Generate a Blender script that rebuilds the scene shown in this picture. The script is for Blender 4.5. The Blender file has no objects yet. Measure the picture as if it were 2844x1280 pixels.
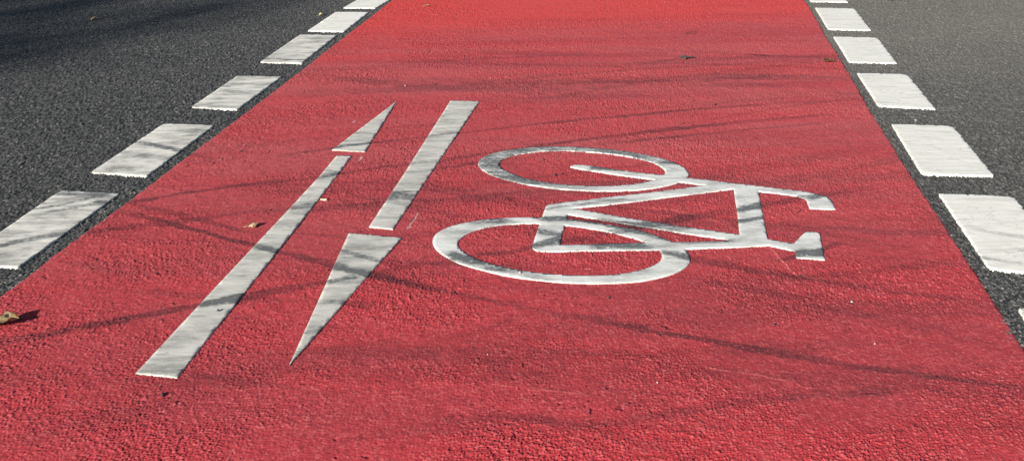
import bpy, bmesh, math, random
import numpy as np
from mathutils import Vector, Matrix

# All coordinates are metres on the road plane; the camera stands over the origin, looking along +Y.
D = {'bike_c': (0.4, 2.638),
 'dashL': [[(-0.8904, 6.4488), (-0.6659, 6.4309), (-0.8467, 5.6898), (-1.0535, 5.7162)], [(-1.079, 5.6011), (-0.8727, 5.5784), (-0.9425, 5.0723), (-1.1572, 5.1052)],
           [(-1.1818, 5.0172), (-0.9702, 4.9879), (-1.0486, 4.4072), (-1.2655, 4.4391)], [(-1.3151, 4.1988), (-1.0955, 4.1711), (-1.1753, 3.6721), (-1.3859, 3.7193)],
           [(-1.4305, 3.5035), (-1.2141, 3.4717), (-1.2953, 2.9313), (-1.5116, 2.9791)], [(-1.5475, 2.8125), (-1.3309, 2.7803), (-1.4193, 2.2543), (-1.6158, 2.288)]],
 'dashR': [[(2.0304, 6.3218), (2.2612, 6.2898), (2.1424, 5.6581), (1.918, 5.691)], [(1.8888, 5.5112), (2.1161, 5.4712), (2.0136, 4.9136), (1.7874, 4.9538)],
           [(1.7603, 4.786), (1.9868, 4.7479), (1.8905, 4.2409), (1.6685, 4.2777)], [(1.6393, 4.0844), (1.8619, 4.0499), (1.7749, 3.541), (1.5542, 3.5911)],
           [(1.5202, 3.3627), (1.7482, 3.3282), (1.6603, 2.816), (1.4229, 2.8433)], [(1.4072, 2.677), (1.6382, 2.6431), (1.5296, 2.0957), (1.3217, 2.1616)],
           [(1.2921, 1.95), (1.5044, 1.9139), (1.3987, 1.3782), (1.1853, 1.4213)]],
 'dn_head': [(-0.4983, 2.4454), (-0.5001, 2.4388), (-0.5285, 1.7438), (-0.3336, 2.4072)],
 'dn_shaft': [(-0.2608, 3.7527), (-0.3752, 2.9408), (-0.4436, 2.4869), (-0.3672, 2.4661), (-0.2678, 3.008), (-0.1341, 3.7357)],
 'edgeL': [(-0.7602, 5.9593), (-0.8639, 5.3246), (-0.9563, 4.7589), (-0.9756, 4.6244), (-1.0398, 4.1422), (-1.0631, 4.0278), (-1.1133, 3.6818), (-1.129, 3.5958), (-1.1836, 3.2517), (-1.2018, 3.148),
           (-1.2377, 2.9518), (-1.2799, 2.6619), (-1.3203, 2.4663), (-1.3564, 2.2672), (-1.3894, 2.0953)],
 'edgeR': [(1.8928, 5.7626), (1.697, 4.6121), (1.5909, 4.0455), (1.5721, 3.9385), (1.5037, 3.5544), (1.4144, 3.0343), (1.38, 2.7974), (1.2979, 2.2979), (1.2133, 1.7686)],
 'faint': [(-0.9672, 4.467, 0.9897, -0.1428, 2.0616, -0.0023, 0.0048, 0.0, 0.0247, 0.2779), (-0.2558, 2.5443, 0.9427, -0.3336, 0.6373, 0.0477, -0.0304, 0.0, 0.0206, 0.1685),
           (0.6118, 2.4682, 0.993, -0.1185, 1.0033, 0.0258, -0.0258, 0.0, 0.0239, 0.248), (-0.862, 2.5037, 0.9622, -0.2723, 1.0569, -0.0712, 0.0752, 0.0, 0.014, 0.3135),
           (0.8045, 2.1812, 0.8777, -0.4793, 0.8477, 0.04, -0.0339, 0.0, 0.0287, 0.1441), (-0.1136, 1.5555, 0.9998, -0.0198, 1.5877, 0.0971, -0.1542, 0.0, 0.0162, 0.2844),
           (0.5892, 4.6412, 0.9706, -0.2409, 1.2981, 0.0963, -0.125, 0.0, 0.0196, 0.2865), (-0.1885, 4.1324, 1.0, -0.0074, 0.5495, -0.0827, 0.0454, 0.0, 0.0127, 0.1852),
           (0.8158, 3.6664, 0.9881, 0.1541, 1.4623, 0.0271, -0.0396, 0.0, 0.0295, 0.3068), (0.6903, 4.3131, 0.9804, -0.197, 1.1138, -0.0929, 0.1035, 0.0, 0.0231, 0.2833),
           (-1.3773, 2.182, 0.9862, -0.1656, 0.9153, 0.059, -0.054, 0.0, 0.0185, 0.255), (-0.3158, 3.5047, 0.9232, 0.3843, 2.104, -0.0777, 0.1634, 0.0, 0.0302, 0.2023),
           (-1.258, 2.8344, 0.9997, -0.0248, 2.1339, -0.0257, 0.0548, 0.0, 0.0103, 0.2947), (-1.2333, 3.1524, 0.9532, 0.3024, 1.3751, -0.0107, 0.0147, 0.0, 0.0292, 0.1437),
           (-0.1257, 2.9281, 0.9051, 0.4253, 1.8624, -0.0892, 0.1661, 0.0, 0.0146, 0.2214), (0.1871, 2.6624, 0.9853, -0.1709, 2.0665, 0.0907, -0.1875, 0.0, 0.0198, 0.3017),
           (-0.7074, 1.8272, 1.0, -0.0088, 1.6234, 0.0786, -0.1276, 0.0, 0.0332, 0.2786), (0.3218, 3.9287, 0.9952, 0.0983, 1.8045, 0.0949, -0.1712, 0.0, 0.019, 0.1549),
           (-0.9249, 2.292, 0.9859, -0.1674, 1.8775, -0.088, 0.1652, 0.0, 0.0208, 0.2864), (-0.8658, 1.7624, 0.9591, -0.283, 0.6446, 0.0616, -0.0397, 0.0, 0.0141, 0.1752),
           (0.4551, 4.2645, 0.999, 0.0437, 2.055, -0.088, 0.1809, 0.0, 0.0332, 0.2428), (-0.774, 4.3161, 0.997, 0.0778, 2.1771, -0.0785, 0.1709, 0.0, 0.0239, 0.2251),
           (0.0654, 2.3602, 0.8808, -0.4734, 1.4252, -0.0271, 0.0386, 0.0, 0.0314, 0.2227), (-0.4952, 3.6702, 0.9999, 0.0133, 2.1341, 0.0578, -0.1234, 0.0, 0.0219, 0.178),
           (-0.0504, 4.0577, 0.9922, 0.1247, 2.189, -0.0563, 0.1232, 0.0, 0.0202, 0.2163), (-0.7352, 2.7739, 0.9984, -0.0564, 1.4216, -0.047, 0.0667, 0.0, 0.0132, 0.1943),
           (-1.1724, 2.6143, 0.9902, 0.1398, 1.5223, 0.0994, -0.1514, 0.0, 0.0235, 0.2388), (0.0416, 3.9847, 0.9984, 0.0566, 1.5005, 0.021, -0.0315, 0.0, 0.0185, 0.2799),
           (-0.049, 2.5859, 0.9601, -0.2797, 0.6212, -0.0305, 0.0189, 0.0, 0.0103, 0.1698), (-1.3551, 2.4818, 0.9833, -0.1821, 1.5051, 0.055, -0.0828, 0.0, 0.025, 0.1687),
           (0.645, 3.9975, 1.0, -0.0011, 1.5942, 0.0019, -0.003, 0.0, 0.014, 0.2555), (0.8716, 4.1306, 0.9879, -0.155, 0.7036, 0.0861, -0.0606, 0.0, 0.0318, 0.2749),
           (0.3253, 2.0286, 0.9638, 0.2667, 0.8269, -0.0691, 0.0571, 0.0, 0.0198, 0.1401), (0.5292, 2.0898, 0.9803, 0.1976, 1.4909, 0.0541, -0.0806, 0.0, 0.0244, 0.3131),
           (-0.6645, 3.0407, 0.9813, -0.1922, 1.9627, -0.0399, 0.0783, 0.0, 0.0749, 0.1338), (-0.9815, 2.8583, 0.9291, -0.3697, 1.0452, 0.0683, -0.0714, 0.0, 0.0536, 0.155),
           (0.3615, 3.2837, 0.9979, 0.0643, 2.2112, 0.0428, -0.0946, 0.0, 0.0483, 0.1216), (-0.2912, 3.6933, 0.9909, 0.1344, 1.0241, 0.0268, -0.0275, 0.0, 0.0819, 0.1613),
           (-0.8565, 2.8195, 1.0, 0.0098, 2.3831, 0.0176, -0.042, 0.0, 0.0794, 0.225), (-0.4599, 2.4472, 0.9833, -0.1821, 2.0211, -0.0645, 0.1304, 0.0, 0.0419, 0.1541),
           (-0.0284, 2.6514, 0.9528, -0.3036, 1.2622, -0.0837, 0.1056, 0.0, 0.0568, 0.2498), (-0.5193, 2.8867, 0.894, -0.4481, 1.1743, -0.085, 0.0998, 0.0, 0.0374, 0.2582),
           (0.0715, 4.0744, 0.9924, -0.1232, 1.321, 0.0826, -0.1092, 0.0, 0.0567, 0.2681), (0.615, 1.5205, 0.9939, -0.1107, 1.6913, -0.0302, 0.0511, 0.0, 0.0538, 0.1769),
           (-0.9917, 1.5807, 0.9889, 0.1488, 2.3975, -0.0923, 0.2214, 0.0, 0.078, 0.2071), (-1.4571, 1.7133, 0.9995, -0.0301, 0.8778, -0.0408, 0.0358, 0.0, 0.0487, 0.2753),
           (-0.4667, 2.3841, 0.946, 0.3241, 2.3434, 0.0439, -0.1028, 0.0, 0.0418, 0.2624), (-0.5292, 3.937, 0.9948, 0.1023, 1.8104, 0.0534, -0.0967, 0.0, 0.0756, 0.1939),
           (-0.4338, 1.8019, 0.9864, -0.1643, 2.2064, -0.0559, 0.1234, 0.0, 0.0724, 0.2491), (-1.0676, 3.8703, 0.997, 0.0778, 2.3583, -0.0223, 0.0527, 0.0, 0.0728, 0.255),
           (-0.666, 2.1934, 0.986, -0.1666, 1.8098, -0.0485, 0.0878, 0.0, 0.0779, 0.1672), (0.1809, 2.4952, 0.9988, -0.0486, 2.1861, -0.0029, 0.0064, 0.0, 0.0662, 0.1748),
           (-0.4691, 1.6904, 0.9994, -0.0351, 1.4636, -0.0402, 0.0588, 0.0, 0.0436, 0.1745), (-0.8513, 2.6239, 0.9765, 0.2154, 2.2225, 0.083, -0.1845, 0.0, 0.0561, 0.2638),
           (-0.2084, 4.5895, 0.992, -0.1265, 1.9866, 0.0177, -0.0351, 0.0, 0.0607, 0.2413), (0.3332, 4.0764, 0.9991, -0.0424, 1.3472, 0.0191, -0.0257, 0.0, 0.0371, 0.2504)],
 'flecks': [(-0.3219, 2.4733, 0.1891, 0.982, 0.1174, -0.0567, 0.0067, -0.0, 0.003, 0.6), (-0.3241, 2.4734, 0.5843, 0.8115, 0.0185, -15.112, 0.2793, -0.0, 0.004, 0.9),
            (-0.5561, 3.0495, 0.0648, 0.9979, 0.0509, 1.2547, -0.0639, 0.0, 0.004, 0.8), (-0.651, 3.4823, 0.4633, 0.8862, 0.0199, 0.0, -0.0, 0.0, 0.004, 0.6)],
 'hb_x': 0.8093,
 'holes': [[(0.5337, 2.8694), (0.5433, 2.8965), (0.5435, 2.9197), (0.5339, 2.9481), (0.5174, 2.98), (0.4897, 3.0112), (0.4566, 3.0341), (0.4054, 3.0638), (0.3527, 3.0863), (0.2987, 3.1016),
            (0.2467, 3.114), (0.1938, 3.1219), (0.1379, 3.1212), (0.1004, 3.1142), (0.0537, 3.0989), (0.0164, 3.0827), (-0.0113, 3.0637), (-0.0296, 3.042), (-0.0404, 3.0153), (-0.0447, 2.9911),
            (-0.0401, 2.967), (-0.0257, 2.9379), (-0.0029, 2.9077), (0.0231, 2.8808), (0.0573, 2.852), (0.0912, 2.8307), (0.1416, 2.8084), (0.1918, 2.7942), (0.2328, 2.7857), (0.2709, 2.7808),
            (0.3215, 2.7798), (0.3726, 2.7828), (0.416, 2.7918), (0.4608, 2.8077), (0.4995, 2.8272), (0.4486, 2.8434), (0.3829, 2.8708), (0.3164, 2.9016), (0.2658, 2.9245), (0.2227, 2.9467),
            (0.2125, 2.9543), (0.2132, 2.9636), (0.2247, 2.9752), (0.2481, 2.9781), (0.2869, 2.9654), (0.338, 2.942), (0.3885, 2.9189), (0.4388, 2.8991), (0.4885, 2.8801)],
           [(0.746, 2.7367), (0.645, 2.71), (0.5465, 2.6849), (0.4925, 2.6705), (0.3825, 2.6408), (0.2748, 2.6144), (0.1979, 2.5982), (0.2207, 2.5899), (0.3191, 2.5419), (0.4153, 2.5),
            (0.5094, 2.4617), (0.5698, 2.4386), (0.6305, 2.4142), (0.6848, 2.3946), (0.7103, 2.5265), (0.7291, 2.6377)],
           [(0.1772, 2.5532), (0.2412, 2.5268), (0.338, 2.485), (0.4323, 2.4456), (0.5606, 2.3913), (0.6207, 2.3689), (0.6515, 2.358), (0.6175, 2.3541), (0.5527, 2.3508), (0.5138, 2.3491),
            (0.4758, 2.3513), (0.4595, 2.369), (0.4263, 2.4052), (0.3817, 2.4371), (0.3352, 2.4604), (0.2634, 2.4908), (0.1738, 2.5202)],
           [(0.1627, 2.4744), (0.2109, 2.4607), (0.2589, 2.4421), (0.3056, 2.418), (0.351, 2.3889), (0.3964, 2.3497), (0.3218, 2.3458), (0.2258, 2.3436), (0.1405, 2.3423)],
           [(0.0864, 2.4892), (0.0336, 2.4911), (-0.0171, 2.4859), (-0.0675, 2.4735), (-0.1072, 2.4543), (-0.1362, 2.4258), (-0.1547, 2.3974), (-0.1633, 2.3693), (-0.1622, 2.351), (-0.1556, 2.3286),
            (-0.1368, 2.2947), (-0.1113, 2.2665), (-0.0637, 2.2302), (-0.0173, 2.2051), (0.0283, 2.1865), (0.0764, 2.1708), (0.132, 2.1597), (0.1754, 2.1544), (0.2097, 2.1521), (0.2657, 2.1532),
            (0.3114, 2.1611), (0.3589, 2.1806), (0.3961, 2.2032), (0.418, 2.2267), (0.4303, 2.2535), (0.4323, 2.2809), (0.4282, 2.3), (0.3164, 2.3), (0.1986, 2.2989), (0.1018, 2.2975),
            (0.0723, 2.3044), (0.0603, 2.3193), (0.0577, 2.3296), (0.0623, 2.3553)]],
 'leafpos': {'big': (-1.2788, 1.9506),
             'bigsh': (-1.2454, 1.9812),
             'brown': (1.5768, 4.2922),
             'chip': (-0.6225, 2.6993),
             'green': (-0.8055, 2.5024),
             'patch': (0.8918, 4.3919),
             'patch2': (1.0136, 4.9144),
             'tan': (-2.5423, 5.4919),
             'tansh': (-2.4992, 5.5384),
             'y1': (-1.1595, 5.5169),
             'y2': (-0.1356, 5.9179),
             'y3': (-0.5226, 5.7225),
             'y4': (2.4405, 5.6934)},
 'marks': [(-1.2911, 2.6523, 0.8923, -0.4514, 1.2544, 0.0247, -0.0312, -0.0029, 0.018, 0.75), (-0.3647, 2.166, 0.928, -0.3725, 1.096, 0.055, -0.0584, -0.0017, 0.018, 0.9),
           (0.5794, 1.7795, 0.9555, -0.2949, 0.5772, 0.0495, -0.0279, -0.0002, 0.016, 0.5), (-1.2937, 2.6952, 0.9466, 0.3223, 0.6097, -0.2037, 0.13, -0.0017, 0.02, 0.75),
           (-0.7797, 2.8682, 0.9436, 0.3311, 0.7366, -0.016, 0.0104, 0.0007, 0.018, 0.5), (-0.2642, 3.0198, 0.957, 0.2902, 1.6306, -0.0805, 0.1194, 0.0102, 0.018, 0.7),
           (-1.3263, 2.4776, 0.963, 0.2694, 0.5048, 0.0865, -0.0379, -0.0017, 0.02, 0.62), (-1.2609, 2.694, 0.8895, -0.4569, 0.4891, -0.0158, 0.0116, -0.0006, 0.02, 0.6),
           (-1.2963, 2.2919, 0.917, -0.399, 0.3168, 0.1061, -0.0336, 0.0, 0.022, 0.35), (-1.285, 1.8538, 0.9358, 0.3525, 0.808, -0.0466, 0.0386, -0.0016, 0.022, 0.72),
           (-0.5571, 2.1254, 0.9459, 0.3243, 0.5467, -0.1103, 0.0603, 0.0004, 0.02, 0.6), (-0.0399, 2.2981, 0.9436, 0.3311, 1.2536, -0.0318, 0.0437, -0.0039, 0.024, 0.72),
           (-0.8325, 3.1305, 0.9568, 0.2909, 0.8282, -0.1209, 0.102, -0.0028, 0.017, 0.68), (-0.1687, 3.3433, 0.9734, 0.2289, 1.3839, -0.0499, 0.0628, 0.0047, 0.018, 0.6),
           (0.3039, 3.1812, 0.9762, 0.2167, 1.0, -0.0174, 0.0166, 0.0005, 0.016, 0.6), (-0.3458, 2.9368, 0.9493, 0.3143, 0.3656, -0.0817, 0.0299, -0.0, 0.014, 0.5),
           (-0.5609, 2.7597, 0.8979, -0.4402, 0.9761, -0.0116, 0.0216, -0.0057, 0.026, 0.55), (0.0892, 2.5369, 0.9574, -0.2888, 0.4505, -0.484, 0.2187, -0.0001, 0.024, 0.7),
           (0.3827, 2.3093, 0.9195, -0.3931, 0.6095, 0.129, -0.0789, 0.0001, 0.024, 0.62), (0.727, 2.1493, 0.9447, -0.328, 0.4774, 0.1369, -0.0561, -0.0016, 0.018, 0.45),
           (-0.0746, 2.828, 0.968, 0.2511, 0.6571, -0.0562, 0.0559, -0.0092, 0.014, 0.3), (-0.1552, 1.8565, 0.9029, 0.4298, 0.1843, 0.4879, -0.0899, -0.0, 0.018, 0.4),
           (-0.0386, 1.5335, 0.9491, -0.3149, 0.3945, -0.593, 0.2313, 0.0006, 0.018, 0.32), (0.2064, 1.5155, 0.989, 0.1476, 0.6787, -0.1256, 0.0851, 0.0003, 0.016, 0.42),
           (-1.0338, 1.4857, 0.9342, 0.3568, 0.3156, -0.1217, 0.0287, 0.0021, 0.03, 0.25), (-0.9288, 4.1771, 0.9709, -0.2393, 1.4271, 0.1105, -0.1537, -0.0025, 0.07, 0.35),
           (-0.5522, 4.1146, 0.9966, -0.0823, 1.2001, 0.1214, -0.1457, 0.0, 0.05, 0.25), (-0.0737, 1.718, 0.9513, -0.3082, 0.3875, 0.4131, -0.16, -0.0, 0.05, 0.25),
           (-0.3661, 1.4622, 0.9917, 0.1285, 0.3612, -0.598, 0.216, -0.0, 0.03, 0.22), (-1.7101, 2.6284, 0.9117, 0.4109, 0.3923, 0.8626, -0.3284, -0.0019, 0.018, 0.45),
           (-1.5739, 2.3694, 0.8456, 0.5338, 0.3451, -0.5449, 0.2139, -0.0052, 0.022, 0.55), (-1.4855, 3.3064, 0.8651, -0.5015, 0.4538, -0.0681, 0.0309, 0.0, 0.022, 0.45),
           (-1.4886, 3.1693, 0.9584, -0.2855, 0.3307, 0.1809, -0.0598, 0.0, 0.02, 0.35), (-1.7592, 2.7447, 0.9993, -0.0372, 0.4434, -0.9858, 0.4371, -0.0, 0.02, 0.4),
           (0.4485, 2.6626, -0.9685, -0.2489, 0.3937, 0.6333, -0.2827, 0.006, 0.012, 0.45), (0.0633, 2.4224, 0.9823, -0.1873, 0.4527, 0.9342, -0.4313, 0.004, 0.018, 0.6),
           (0.754, 2.2257, 0.8925, 0.451, 0.2351, 0.7901, -0.1857, -0.0, 0.016, 0.7), (-0.2442, 2.2913, 0.8985, -0.4389, 0.3878, -0.542, 0.2128, -0.0006, 0.026, 0.6),
           (-1.4345, 4.8547, 0.9106, -0.4133, 0.634, -0.2289, 0.1451, 0.0, 0.016, 0.35), (-1.4353, 4.5687, 0.968, -0.2509, 0.4293, 0.2508, -0.1077, -0.0, 0.014, 0.4),
           (1.4732, 3.9894, 0.6121, -0.7908, 0.4583, 3.3357, -1.5287, 0.0, 0.018, 0.2), (1.3956, 2.4137, 0.8662, -0.4996, 0.1451, 0.0253, -0.0037, -0.0, 0.014, 0.25),
           (1.3087, 2.2295, 0.9263, -0.3768, 0.1367, -0.8853, 0.121, 0.0, 0.014, 0.25), (-0.5241, 2.3347, 0.8823, -0.4707, 0.1929, -0.5474, 0.1056, -0.0, 0.014, 0.45),
           (-0.5181, 2.0245, 0.9924, -0.1232, 0.1558, -1.7874, 0.2785, 0.0, 0.016, 0.4), (-0.5313, 1.8605, 0.8633, 0.5047, 0.0937, -0.0052, 0.0005, 0.0, 0.018, 0.35),
           (-0.7973, 1.9433, 0.9311, 0.3648, 0.1812, 1.8161, -0.329, 0.0, 0.016, 0.3), (-0.7351, 2.9591, 0.9554, -0.2953, 0.1565, -3.9692, 0.6211, -0.0, 0.016, 0.45),
           (-0.431, 2.6953, 0.9944, -0.1056, 0.1695, -2.4101, 0.4086, -0.0, 0.02, 0.5), (0.9773, 4.9334, 0.9979, -0.0642, 0.0716, -0.0025, 0.0002, -0.0, 0.05, 0.7),
           (1.2167, 4.4364, 0.9823, -0.1872, 0.1063, -0.024, 0.0026, 0.0, 0.02, 0.5), (1.3833, 4.2847, 0.9021, -0.4315, 0.1534, -1.6907, 0.2594, -0.0, 0.02, 0.5),
           (0.7268, 4.3416, 0.951, 0.3093, 0.13, 0.3353, -0.0436, -0.0, 0.02, 0.5)],
 'mid_y': 2.4943,
 'outer': [(-0.1205, 3.0037), (-0.1134, 3.043), (-0.0976, 3.0747), (-0.0759, 3.0966), (-0.0391, 3.1219), (-0.0018, 3.1404), (0.0454, 3.154), (0.1021, 3.1658), (0.1588, 3.1696), (0.215, 3.1645),
           (0.3028, 3.1484), (0.3574, 3.1323), (0.411, 3.1122), (0.4635, 3.0868), (0.5143, 3.0556), (0.5469, 3.0303), (0.578, 2.9994), (0.5997, 2.9693), (0.6151, 2.9356), (0.6218, 2.9048),
           (0.6224, 2.8794), (0.6167, 2.8582), (0.6075, 2.8407), (0.6805, 2.8169), (0.7541, 2.7868), (0.8276, 2.7612), (0.8597, 2.7492), (0.9059, 2.7336), (0.9555, 2.7162), (0.984, 2.7028),
           (1.0163, 2.6817), (1.0349, 2.6595), (1.0404, 2.6307), (1.0356, 2.5974), (1.0293, 2.5624), (0.9504, 2.5727), (0.9553, 2.6054), (0.9601, 2.6388), (0.953, 2.6574), (0.9317, 2.6725),
           (0.8934, 2.689), (0.8539, 2.7024), (0.8228, 2.7123), (0.8033, 2.6034), (0.7832, 2.4864), (0.7604, 2.3627), (0.7797, 2.351), (0.8297, 2.3302), (0.8525, 2.3617), (0.8751, 2.3915),
           (0.8888, 2.4045), (0.9032, 2.4063), (0.9158, 2.4026), (0.9251, 2.3944), (0.9102, 2.3296), (0.8866, 2.2237), (0.8099, 2.24), (0.8199, 2.2822), (0.7848, 2.3), (0.7495, 2.3179),
           (0.7222, 2.3155), (0.6502, 2.311), (0.5438, 2.3055), (0.503, 2.3032), (0.5093, 2.2735), (0.5088, 2.2434), (0.5006, 2.2142), (0.4849, 2.1908), (0.4575, 2.1635), (0.4203, 2.1414),
           (0.373, 2.1224), (0.3163, 2.1107), (0.2608, 2.1066), (0.206, 2.1083), (0.1514, 2.1136), (0.0847, 2.1269), (0.0275, 2.1426), (-0.0083, 2.1556), (-0.0447, 2.1717), (-0.0907, 2.196),
           (-0.1377, 2.2246), (-0.1767, 2.2595), (-0.2073, 2.297), (-0.229, 2.3352), (-0.2395, 2.3783), (-0.2351, 2.4203), (-0.2174, 2.4536), (-0.1889, 2.4824), (-0.1495, 2.5045), (-0.099, 2.5232),
           (-0.0479, 2.5328), (0.0139, 2.537), (0.0551, 2.5355), (0.0946, 2.5312), (0.1096, 2.6149), (0.1144, 2.6251), (0.1434, 2.6425), (0.2261, 2.6613), (0.3096, 2.6835), (0.4065, 2.7062),
           (0.465, 2.7202), (0.5542, 2.7431), (0.6038, 2.7559), (0.6551, 2.7731), (0.5749, 2.8029), (0.5601, 2.7906), (0.5229, 2.7705), (0.4868, 2.7549), (0.4517, 2.7434), (0.4005, 2.7359),
           (0.3501, 2.7327), (0.3003, 2.7346), (0.2508, 2.7407), (0.1891, 2.7516), (0.1395, 2.7661), (0.0897, 2.785), (0.0562, 2.7995), (0.0223, 2.8204), (-0.0118, 2.8438), (-0.0465, 2.8698),
           (-0.0729, 2.8978), (-0.1, 2.9338), (-0.1151, 2.9745)],
 'peb': [(0.8817, 1.9929), (0.2513, 2.0302), (-0.0621, 1.7756), (0.3229, 1.6527), (0.117, 3.0296), (0.1519, 2.8839), (0.6504, 1.8871), (0.8685, 1.7966), (-1.0249, 3.1659), (-0.0911, 4.0824),
         (-0.4825, 3.9866), (0.6942, 3.409), (0.8761, 3.6427), (1.6349, 3.4053), (-0.7886, 1.6336), (0.0202, 2.1715), (-0.7676, 1.9924)],
 'ridges': [(0.5541, 4.1896, 0.6746, -0.7381, 0.9387, -0.4414, 0.4127, 0.0022, 0.0035, 0.8), (0.4495, 3.3199, 0.7188, -0.6952, 0.3098, -0.8213, 0.2545, -0.0, 0.003, 0.7),
            (0.9637, 3.3283, 0.3454, -0.9385, 0.2394, -0.1347, 0.0323, -0.0, 0.003, 0.6), (0.3832, 2.6137, 0.859, -0.5119, 0.3524, -1.3285, 0.4665, 0.0001, 0.003, 0.8),
            (0.7515, 2.3178, 0.1447, -0.9895, 0.1645, -0.3713, 0.0611, -0.0, 0.004, 1.0), (0.7753, 2.155, 0.7791, -0.6268, 0.0906, -0.9224, 0.0836, -0.0, 0.003, 0.7),
            (0.9584, 5.7774, 0.8412, -0.5408, 0.7423, 0.0836, -0.0621, 0.0, 0.005, 0.6), (-0.0396, 1.6538, 0.9831, -0.1833, 0.2122, -0.1882, 0.0399, -0.0, 0.003, 0.5),
            (0.4451, 1.7116, 0.9517, -0.307, 0.185, -0.1871, 0.0346, 0.0, 0.004, 0.6), (0.2568, 3.2911, 0.7146, -0.6995, 0.1787, -0.8253, 0.1475, 0.0, 0.003, 0.4),
            (0.0743, 5.0249, 0.9164, -0.4003, 0.5324, 0.5819, -0.3098, -0.0, 0.004, 0.5), (-0.2479, 4.4652, 0.9334, -0.3587, 0.3329, -0.7626, 0.2538, 0.0, 0.004, 0.5)],
 'scuffs': [(-0.0254, 3.153, 0.9991, -0.0426, 0.4879, -0.0005, 0.0003, 0.0, 0.022, 0.8), (0.0002, 2.8733, 0.86, -0.5103, 0.1078, -0.0023, 0.0002, -0.0, 0.02, 1.0),
            (0.2909, 2.9554, 0.9397, -0.3419, 0.1117, -0.0028, 0.0003, 0.0, 0.02, 1.0), (0.5345, 3.0047, 0.8865, -0.4626, 0.0904, -0.0132, 0.0012, 0.0, 0.016, 0.9),
            (-0.1369, 2.5028, 0.9862, 0.1654, 0.1312, -0.0001, 0.0, -0.0, 0.026, 0.85), (0.0833, 2.5318, 0.9912, -0.1326, 0.1079, 0.0102, -0.0011, 0.0, 0.02, 0.85),
            (0.1846, 2.5177, 0.9401, -0.3409, 0.2009, 0.0064, -0.0013, 0.0, 0.016, 0.85), (0.3248, 2.4585, 0.8753, -0.4836, 0.1795, 0.007, -0.0013, -0.0, 0.024, 0.9),
            (-0.1763, 2.2958, 0.8563, -0.5165, 0.1177, -0.0004, 0.0, 0.0, 0.026, 1.0), (-0.0801, 2.2094, 0.9642, -0.2651, 0.0634, -0.0396, 0.0025, -0.0, 0.014, 0.6),
            (0.4306, 2.285, 0.8946, -0.4468, 0.096, -0.0096, 0.0009, -0.0, 0.03, 0.95), (0.0694, 2.4446, 0.8863, -0.4631, 0.1026, -0.0111, 0.0011, -0.0, 0.022, 0.9),
            (0.0588, 2.3386, 0.8777, 0.4793, 0.1027, 0.003, -0.0003, 0.0, 0.024, 0.95), (0.0987, 2.6411, 0.9906, 0.1367, 0.0658, 0.0, -0.0, 0.0, 0.02, 0.5),
            (0.2414, 2.3325, 0.9972, 0.0749, 0.1508, -0.0101, 0.0015, 0.0, 0.026, 0.95), (0.3913, 2.4999, 0.9293, -0.3694, 0.1522, 0.0035, -0.0005, 0.0, 0.022, 0.95),
            (0.7094, 2.5632, 0.9073, 0.4205, 0.1222, -0.0021, 0.0003, 0.0, 0.024, 1.0), (0.6898, 2.479, 0.9579, 0.2871, 0.1139, 0.0222, -0.0025, 0.0, 0.016, 0.6),
            (0.9608, 2.6551, 0.9669, 0.2552, 0.1003, 0.0181, -0.0018, 0.0, 0.018, 0.6), (0.8111, 2.2635, 0.9984, 0.0567, 0.1006, 0.0197, -0.002, 0.0, 0.028, 0.95),
            (0.4987, 2.345, 0.9992, 0.0396, 0.1617, -0.0006, 0.0001, -0.0, 0.014, 0.8), (0.2757, 2.6489, 0.985, 0.1726, 0.1101, 0.0211, -0.0023, 0.0, 0.012, 0.8),
            (-0.4244, 2.7395, 0.9755, -0.2202, 0.114, 0.0015, -0.0002, -0.0, 0.05, 0.6), (-0.5233, 2.2407, 0.9069, -0.4214, 0.1512, 0.0002, -0.0, 0.0, 0.02, 0.9),
            (-0.5253, 2.1405, 0.992, 0.1261, 0.1031, -0.0071, 0.0007, -0.0, 0.02, 0.5), (-0.7768, 2.3664, 0.9205, -0.3907, 0.0906, 0.0068, -0.0006, -0.0, 0.025, 0.7),
            (-0.8299, 2.0337, 0.9569, 0.2904, 0.1061, 0.0082, -0.0009, -0.0, 0.03, 0.6), (-0.6797, 3.1962, 0.9732, 0.2298, 0.1441, -0.0039, 0.0006, 0.0, 0.02, 0.8),
            (-0.696, 2.8909, 0.9423, 0.3348, 0.0887, -0.0101, 0.0009, -0.0, 0.03, 0.6), (-0.7277, 2.6318, 0.9251, 0.3798, 0.0822, 0.0098, -0.0008, 0.0, 0.028, 0.7),
            (-1.5197, 2.6215, 0.8857, 0.4642, 0.2299, 0.0008, -0.0002, -0.0, 0.02, 0.6), (-1.5645, 2.3926, 0.9084, 0.4181, 0.2186, 0.0007, -0.0002, 0.0, 0.03, 0.5),
            (-1.4635, 3.2852, 0.8771, -0.4804, 0.3479, 0.0004, -0.0002, 0.0, 0.03, 0.5)],
 'sd_x': 0.8207,
 'up_head': [(-0.4967, 3.7556), (-0.6768, 3.1627), (-0.5492, 3.139)],
 'up_shaft': [(-0.6484, 3.1032), (-0.678, 2.8901), (-0.7344, 2.5621), (-0.8224, 2.0649), (-0.881, 1.7194), (-0.7782, 1.7006), (-0.6943, 2.3114), (-0.6643, 2.5277), (-0.6136, 2.9127),
              (-0.5938, 3.0991)],
 'wheel_c': [(0.2449, 2.9423), (0.0987, 2.2881)],
 'wheels': [((7.8302, 6.9074, 22.8782, -0.1388, -0.3807), (12.4842, 10.704, 36.7515, -0.1798, -0.5541)), ((8.1555, 8.3662, 24.7882, -0.8694, -1.9823), (13.3791, 13.9544, 41.2874, -1.3321, -3.0808))]}

scene = bpy.context.scene
COL = scene.collection
random.seed(7)
CAM_H = 1.2
SUN_EL, SUN_AZ = 22.0, 50.0          # elevation; compass direction (from +X towards +Y) in which shadows fall

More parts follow.
